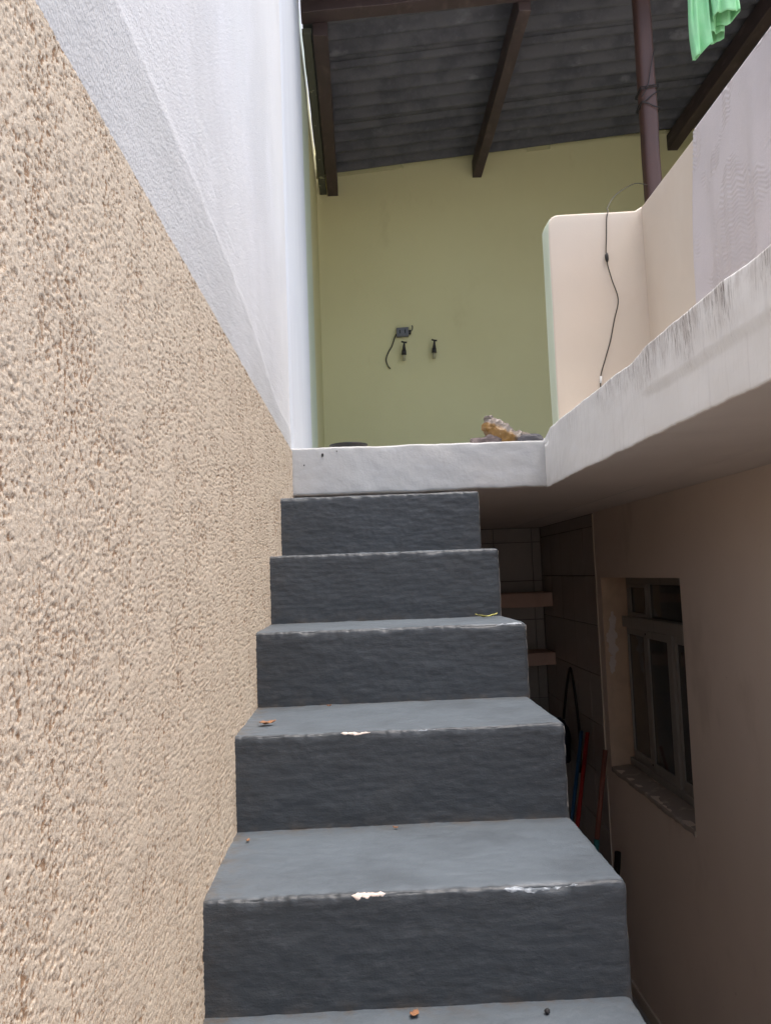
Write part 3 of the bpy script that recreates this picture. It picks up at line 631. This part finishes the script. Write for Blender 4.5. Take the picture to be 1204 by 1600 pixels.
# ------------------------------------------------------------------ towel over the parapet
def towel():
    ysn = np.linspace(1.55, 2.915, 420); Ls = np.arange(0, 1.53, .0036)
    Y, S_ = np.meshgrid(ysn, Ls, indexing='ij'); y = Y.ravel(); s = S_.ravel()
    # s runs from the hem on the terrace side, over the top, down the stairs side
    a, b = .42, .42+.150
    fl = np.clip(s-b, 0, 9)
    fold = .014*np.sin(y*19+1.5*np.sin(y*5))+.007*np.sin(y*41+2)
    drop = np.minimum(1, fl/.5)
    x = np.where(s < a, 1.438+.012, np.where(s < b, 1.450-(s-a)/.15*.146, 1.304)); z = np.where(s < a, 1.630-(a-s), np.where(s < b, 1.636, 1.630-(s-b)))
    c1 = np.exp(-((s-a)/.02)**2)+np.exp(-((s-b)/.02)**2); z = z-.005*c1
    x = x-np.where(s >= b, .004+drop*(.010+fold), 0)
    # woven fans of raised loops
    msk = sst(.50, .60, fb2(y/.085+2, s/.13, 811, 2))
    ph_ = s/.0165+.9*np.abs((y/.055) % 1-.5)*2+2.2*fb2(y/.07, s/.09, 815, 2)
    mot = msk*np.sin(2*math.pi*ph_)*(.5+.8*fb2(y/.015, s/.015, 819, 2))+.5*(fb2(y/.03, s/.05, 823, 3)-.5)
    x = x-.0020*mot*(s > b)
    yy = y+np.where(s > b, fl*.055*(sst(2.5, 2.915, y)), 0)+.006*np.sin(s*9)
    return np.stack([x, yy, z], 1), gridf(len(ysn), len(Ls))
V, F = towel()
tw = tag(mesh_obj('towel', V, F, m_towel), 'lilac grey embossed towel hung over the beige parapet', 'towel')
sm = tw.modifiers.new('thickness', 'SOLIDIFY'); sm.thickness = .004; sm.offset = -1

# ------------------------------------------------------------------ green shirt on the clothesline
LINE_Z, LINE_Y = 3.46, 4.2
tag(tube('clothesline', smooth_path([(-.285, LINE_Y, 3.55), (1.0, LINE_Y, 3.48), (2.02, LINE_Y, LINE_Z), (3.2, LINE_Y, 3.50), (4.2, LINE_Y, 3.56)], 8), .003, m_wire), 'thin clothesline stretched above the terrace', 'clothesline')
def cloth_loop(cx, w_, cy, d_, zt, bot, seed, nu=72, nv_=40, wav=.012, ph=0):
    V = []
    for j in range(nv_):
        t = j/(nv_-1)
        for i in range(nu):
            a = 2*math.pi*i/nu; ca, sa = math.cos(a), math.sin(a)
            x = cx+.5*w_*(abs(ca)**.8)*math.copysign(1, ca)*(.92+.08*t); zb = bot((x-cx)/w_+.5, sa)
            z = zt+(zb-zt)*t
            y = cy+d_*sa*(.25+.75*t)+wav*t*math.sin(ca*5+ph+2*t)+.008*math.sin(t*9+ca*7+ph)+.005*math.sin(ca*13+3*t+ph*2)
            V.append((x+.006*math.sin(t*6+ph), y, z))
    F = [[j*nu+i, j*nu+(i+1) % nu, (j+1)*nu+(i+1) % nu, (j+1)*nu+i] for j in range(nv_-1) for i in range(nu)]
    return V, F
sh = thing('green_shirt', (2.02, LINE_Y, 2.744), 'bright green shirt hanging from the clothesline above the parapet', 'shirt')
def cl(name, *a, **k):
    V, F = cloth_loop(*a, **k); o = mesh_obj(name, V, F, m_shirt, sh); s_ = o.modifiers.new('t', 'SOLIDIFY'); s_.thickness = .0025
    return o
cl('body', 1.958, .118, 4.20, .035, LINE_Z, lambda u, s: 2.744+.095*max(0, u)**1.1+(.028*(s > 0)*u if s > 0 else 0)+.0, 1, ph=.6)
cl('sleeve', 2.075, .150, 4.15, .04, LINE_Z, lambda u, s: 2.955+.022*u+(-.028 if s > 0 else 0)*math.sin(math.pi*min(1, max(0, u)))+.012*math.sin(u*8), 2, ph=2.)
cl('fold', 2.035, .13, 4.235, .03, LINE_Z, lambda u, s: 2.900+.02*u+(-.03 if s > 0 else 0)*u, 3, ph=4.)

# ------------------------------------------------------------------ wires
wr = thing('hanging_wire', (1.10, 3.5, .62), 'thin dark wire looping from the post down the parapet corner', 'wire')
yf = 3.522
pts = [(1.96, 5.13, 2.50), (1.72, 4.7, 2.30), (1.40, 4.1, 1.95), (1.235, 3.75, 1.72), (1.170, 3.55, 1.612), (1.152, yf, 1.565), (1.146, yf, 1.48), (1.140, yf, 1.38), (1.158, yf, 1.285), (1.182, yf, 1.19), (1.160, yf, 1.10), (1.135, yf, 1.0), (1.108, yf, .92), (1.085, yf, .85), (1.080, yf, .79), (1.082, yf, .70), (1.085, 3.50, .64)]
tube('strand', smooth_path(pts, 8), .0026, m_cable, wr, 7)
tube('joint', smooth_path([(1.1425, yf-.002, 1.405), (1.141, yf-.003, 1.385), (1.1425, yf-.002, 1.36)], 5), [.003, .005, .007, .008, .0085, .0085, .0085, .008, .007, .0055, .003][:11], m_wire, wr, 8)
tube('tape', [(1.0845, yf-.001, .842), (1.0815, yf-.001, .812)], .0052, m_tape, wr, 8)
pw_ = thing('wound_wire', (2.02, 5.19, 3.0), 'dark wire tied round the brown post below the roof', 'wire')
def around(z0, z1, tl, turns, n=40, r_=.062):
    out = []
    for i in range(int(n*turns)+1):
        a = 2*math.pi*i/n; t = i/(n*turns)
        sq = max(abs(math.cos(a)), abs(math.sin(a)))
        out.append((2.021+r_/sq*.97*math.cos(a), 5.1875+r_/sq*.95*math.sin(a), z0+(z1-z0)*t+tl*math.cos(a)))
    return out
tube('loop', around(3.16, 3.19, .01, 2.1), .0035, m_wire, pw_, 6); tube('loop', around(3.03, 3.06, -.035, 1.0), .0035, m_wire, pw_, 6); tube('loop', around(3.10, 3.11, .05, 1.0), .0035, m_wire, pw_, 6)
tube('tail', smooth_path([(1.957, 5.12, 3.10), (2.00, 5.118, 3.17), (2.03, 5.118, 3.30), (2.06, 5.118, 3.42)], 6), .003, m_wire, pw_, 6)

# ------------------------------------------------------------------ fittings on the room's back wall
jb = thing('outlet_box', (.47, 7.58, 2.25), 'grey double outlet box hanging from the yellow green wall', 'outlet')
def tilt(V): return slope(V, .04, .47)
rbox('box', (.398, 7.555, 2.252), (.515, 7.597, 2.340), m_box, jb, r=.006, res=.03, amp=.003, sc=.05, xf=tilt)
for x_ in (.425, .475): rbox('socket', (x_, 7.551, 2.280), (x_+.010, 7.5545, 2.315), m_dark, jb, r=.001, res=.05, xf=tilt)
rbox('switch', (.5155, 7.56, 2.272), (.537, 7.59, 2.312), m_dark, jb, r=.006, res=.02, xf=tilt)
tube('lead', smooth_path([(.530, 7.575, 2.30), (.546, 7.57, 2.315), (.552, 7.565, 2.345), (.545, 7.565, 2.355)], 5), .005, m_dark, jb, 8)
tube('cable', smooth_path([(.398, 7.585, 2.285), (.375, 7.585, 2.235), (.350, 7.585, 2.165), (.318, 7.588, 2.115), (.296, 7.588, 2.065), (.292, 7.588, 2.02), (.308, 7.588, 1.975), (.328, 7.585, 1.950)], 6), .006, m_cable, jb, 8)
for (tx, tz_, lab) in ((.466, 2.123, 'left of two dark wall taps, under the outlet box'), (.752, 2.133, 'right of two dark wall taps on the yellow green wall')):
    t = thing('wall_tap', (tx, 7.59, tz_-.07), lab, 'tap', 'taps on the room wall')
    tube('handle', [(tx-.028, 7.53, tz_+.070), (tx, 7.53, tz_+.062), (tx+.024, 7.53, tz_+.060)], .0085, m_tap, t, 8)
    tube('stem', [(tx, 7.53, tz_+.062), (tx-.003, 7.53, tz_+.03), (tx-.005, 7.535, tz_-.01)], [.007, .011, .018], m_tap, t, 10)
    tube('body', [(tx-.005, 7.535, tz_-.01), (tx-.007, 7.54, tz_-.055)], [.020, .024], m_tap, t, 10)
    tube('inlet', [(tx-.005, 7.54, tz_-.02), (tx-.005, 7.601, tz_-.02)], .014, m_tap, t, 10)
    tube('spout', [(tx-.008, 7.54, tz_-.0555), (tx-.010, 7.545, tz_-.11)], .015, m_spout, t, 10)

# ------------------------------------------------------------------ things on the landing
lathe_p = [(.060, 0), (.072, .012), (.084, .034), (.0895, .046), (.090, .050), (.086, .051), (.080, .040), (.06, .012)]
tag(lathe('dish', lathe_p, (-.046, 3.79, LZ), m_pan, None, 40), 'shallow black dish on the left of the landing edge', 'dish')
bg_ = thing('plastic_bag', (.70, 3.88, LZ), 'crumpled clear and orange plastic bag on the landing', 'bag')
def ora(W_): return {'orange': np.clip(1.25-(W_[:, 2]-.625)/.055+.9*(vn3(W_/.025, 5)-.5)+1.0*sst(.66, .62, W_[:, 0])*sst(.73, .69, W_[:, 2]), 0, 1)*sst(.79, .70, W_[:, 0])+sst(.84, .88, W_[:, 0])}
def bag_shape():
    nu, nv_ = 64, 40; V = []
    cl_ = smooth_path([(.622, 3.84, .735), (.640, 3.84, .700), (.670, 3.84, .660), (.715, 3.85, .625), (.77, 3.86, .612), (.83, 3.86, .604), (.885, 3.86, .596), (.925, 3.86, .592)], 8)
    rd = np.interp(np.arange(len(cl_)), [0, 3, 10, 18, 26, 36, 46, len(cl_)-1], [.010, .026, .052, .060, .056, .050, .038, .008])
    V, F = tube_geo(cl_, rd, 40)
    c = V.copy()
    for i in range(3): V[:, i] += .022*(vn3(c/.03, 700+i)-.5)+.010*(vn3(c/.011, 720+i)-.5)
    V[:, 2] = np.maximum(V[:, 2], LZ+.001)
    return V, F
V, F = bag_shape(); mesh_obj('body', V, F, m_net, bg_, attrs=ora(V))
blob('frill', (.628, 3.84, .728), (.022, .016, .014), m_net, bg_, 14, .6, 24, 16, 3., LZ, lambda W_: {'orange': 0*W_[:, 0]})
tag(blob('grey_pack', (.815, 3.775, .600), (.070, .030, .038), m_grey, None, 11, .15, 32, 18, 1.8, LZ), 'slate grey packet lying beside the plastic bag on the landing', 'packet')
def sackf(W_): return None
tag(rbox('sack', (.552, 3.79, LZ), (.70, 3.90, LZ+.075), m_sack, None, r=.018, res=.012, amp=.022, sc=.05, seed=81, xf=lambda V: np.stack([V[:, 0]-.02*(V[:, 2]-LZ)/.075, V[:, 1], V[:, 2]], 1)), 'flat brownish sack under the left side of the plastic bag', 'sack')

# ------------------------------------------------------------------ leaves and grit on the treads
def leaf(name, c, ln, wd, rot, curl, m, label, tiltx=0.):
    V = []; F = []; nu, nv_ = 13, 5
    for i in range(nu):
        t = i/(nu-1); hw = wd*.5*math.sin(math.pi*t**.8)**.8 if 0 < t < 1 else .0004
        for j in range(nv_):
            v = (j/(nv_-1)-.5)*2; lx = (t-.5)*ln; ly = v*hw
            lz = curl*(2*t-1)**2+.35*abs(v)*hw+.0012*math.sin(t*14+v*3)
            V.append((c[0]+lx*math.cos(rot)-ly*math.sin(rot), c[1]+lx*math.sin(rot)+ly*math.cos(rot), lz))
    mn = min(v[2] for v in V); V = [(a, b, c[2]+.0035+z-mn) for a, b, z in V]
    F = [[i*nv_+j, (i+1)*nv_+j, (i+1)*nv_+j+1, i*nv_+j+1] for i in range(nu-1) for j in range(nv_-1)]
    o = mesh_obj(name, V, F, m); s_ = o.modifiers.new('t', 'SOLIDIFY'); s_.thickness = .0007
    return tag(o, label, 'leaf')
leaf('yellow_leaf', (.365, 2.445, SZ[3]), .068, .022, .15, .010, m_leafy, 'curled yellow leaf on the right of the middle tread')
leaf('brown_leaf', (-.232, 1.92, SZ[2]), .040, .026, .5, .006, m_leafb, 'dry brown leaf on the tread by the rough plaster wall')
leaf('brown_leaf', (.060, 1.40, SZ[0]), .020, .014, 1., .003, m_leafb, 'small dry brown leaf at the foot of the lowest riser')
tag(blob('pebble', (.276, 1.385, SZ[0]+.005), (.005, .005, .0045), m_pebble, None, 2, .2, 12, 8), 'small black pebble on the lowest tread', 'pebble')
for i, (x_, k, dy, lab) in enumerate(((-.10, 2, .345, 'tiny brown leaf scrap against the riser above the brown leaf'), (-.255, 1, .30, 'tiny dark leaf scrap by the plaster on the wide lower tread'), (.05, 1, .34, 'tiny brown leaf scrap against the riser in the middle of the wide tread'))):
    leaf('leaf_scrap', (x_, SY[k]+dy, SZ[k]), .012, .006, i*1.3, .002, m_leafb, lab)

# ------------------------------------------------------------------ unseen building behind the viewer, placed and sized to shade the risers
nb = thing('unseen_rear_building', (-1.0, -3., FLOOR), 'unseen plain plastered building behind the foot of the stairs, sized to shade the risers', 'building')
rbox('wall', (-3.0, -3.3, FLOOR), (.45, -2.7, 4.2), m_back, nb, r=.02, res=1.)
rbox('door', (-.55, -2.72, FLOOR), (.25, -2.69, FLOOR+2.1), m_wood, nb, r=.01, res=1.)

for o in bpy.data.objects:
    for kk in ('_w', '_s'):
        if kk in o: del o[kk]
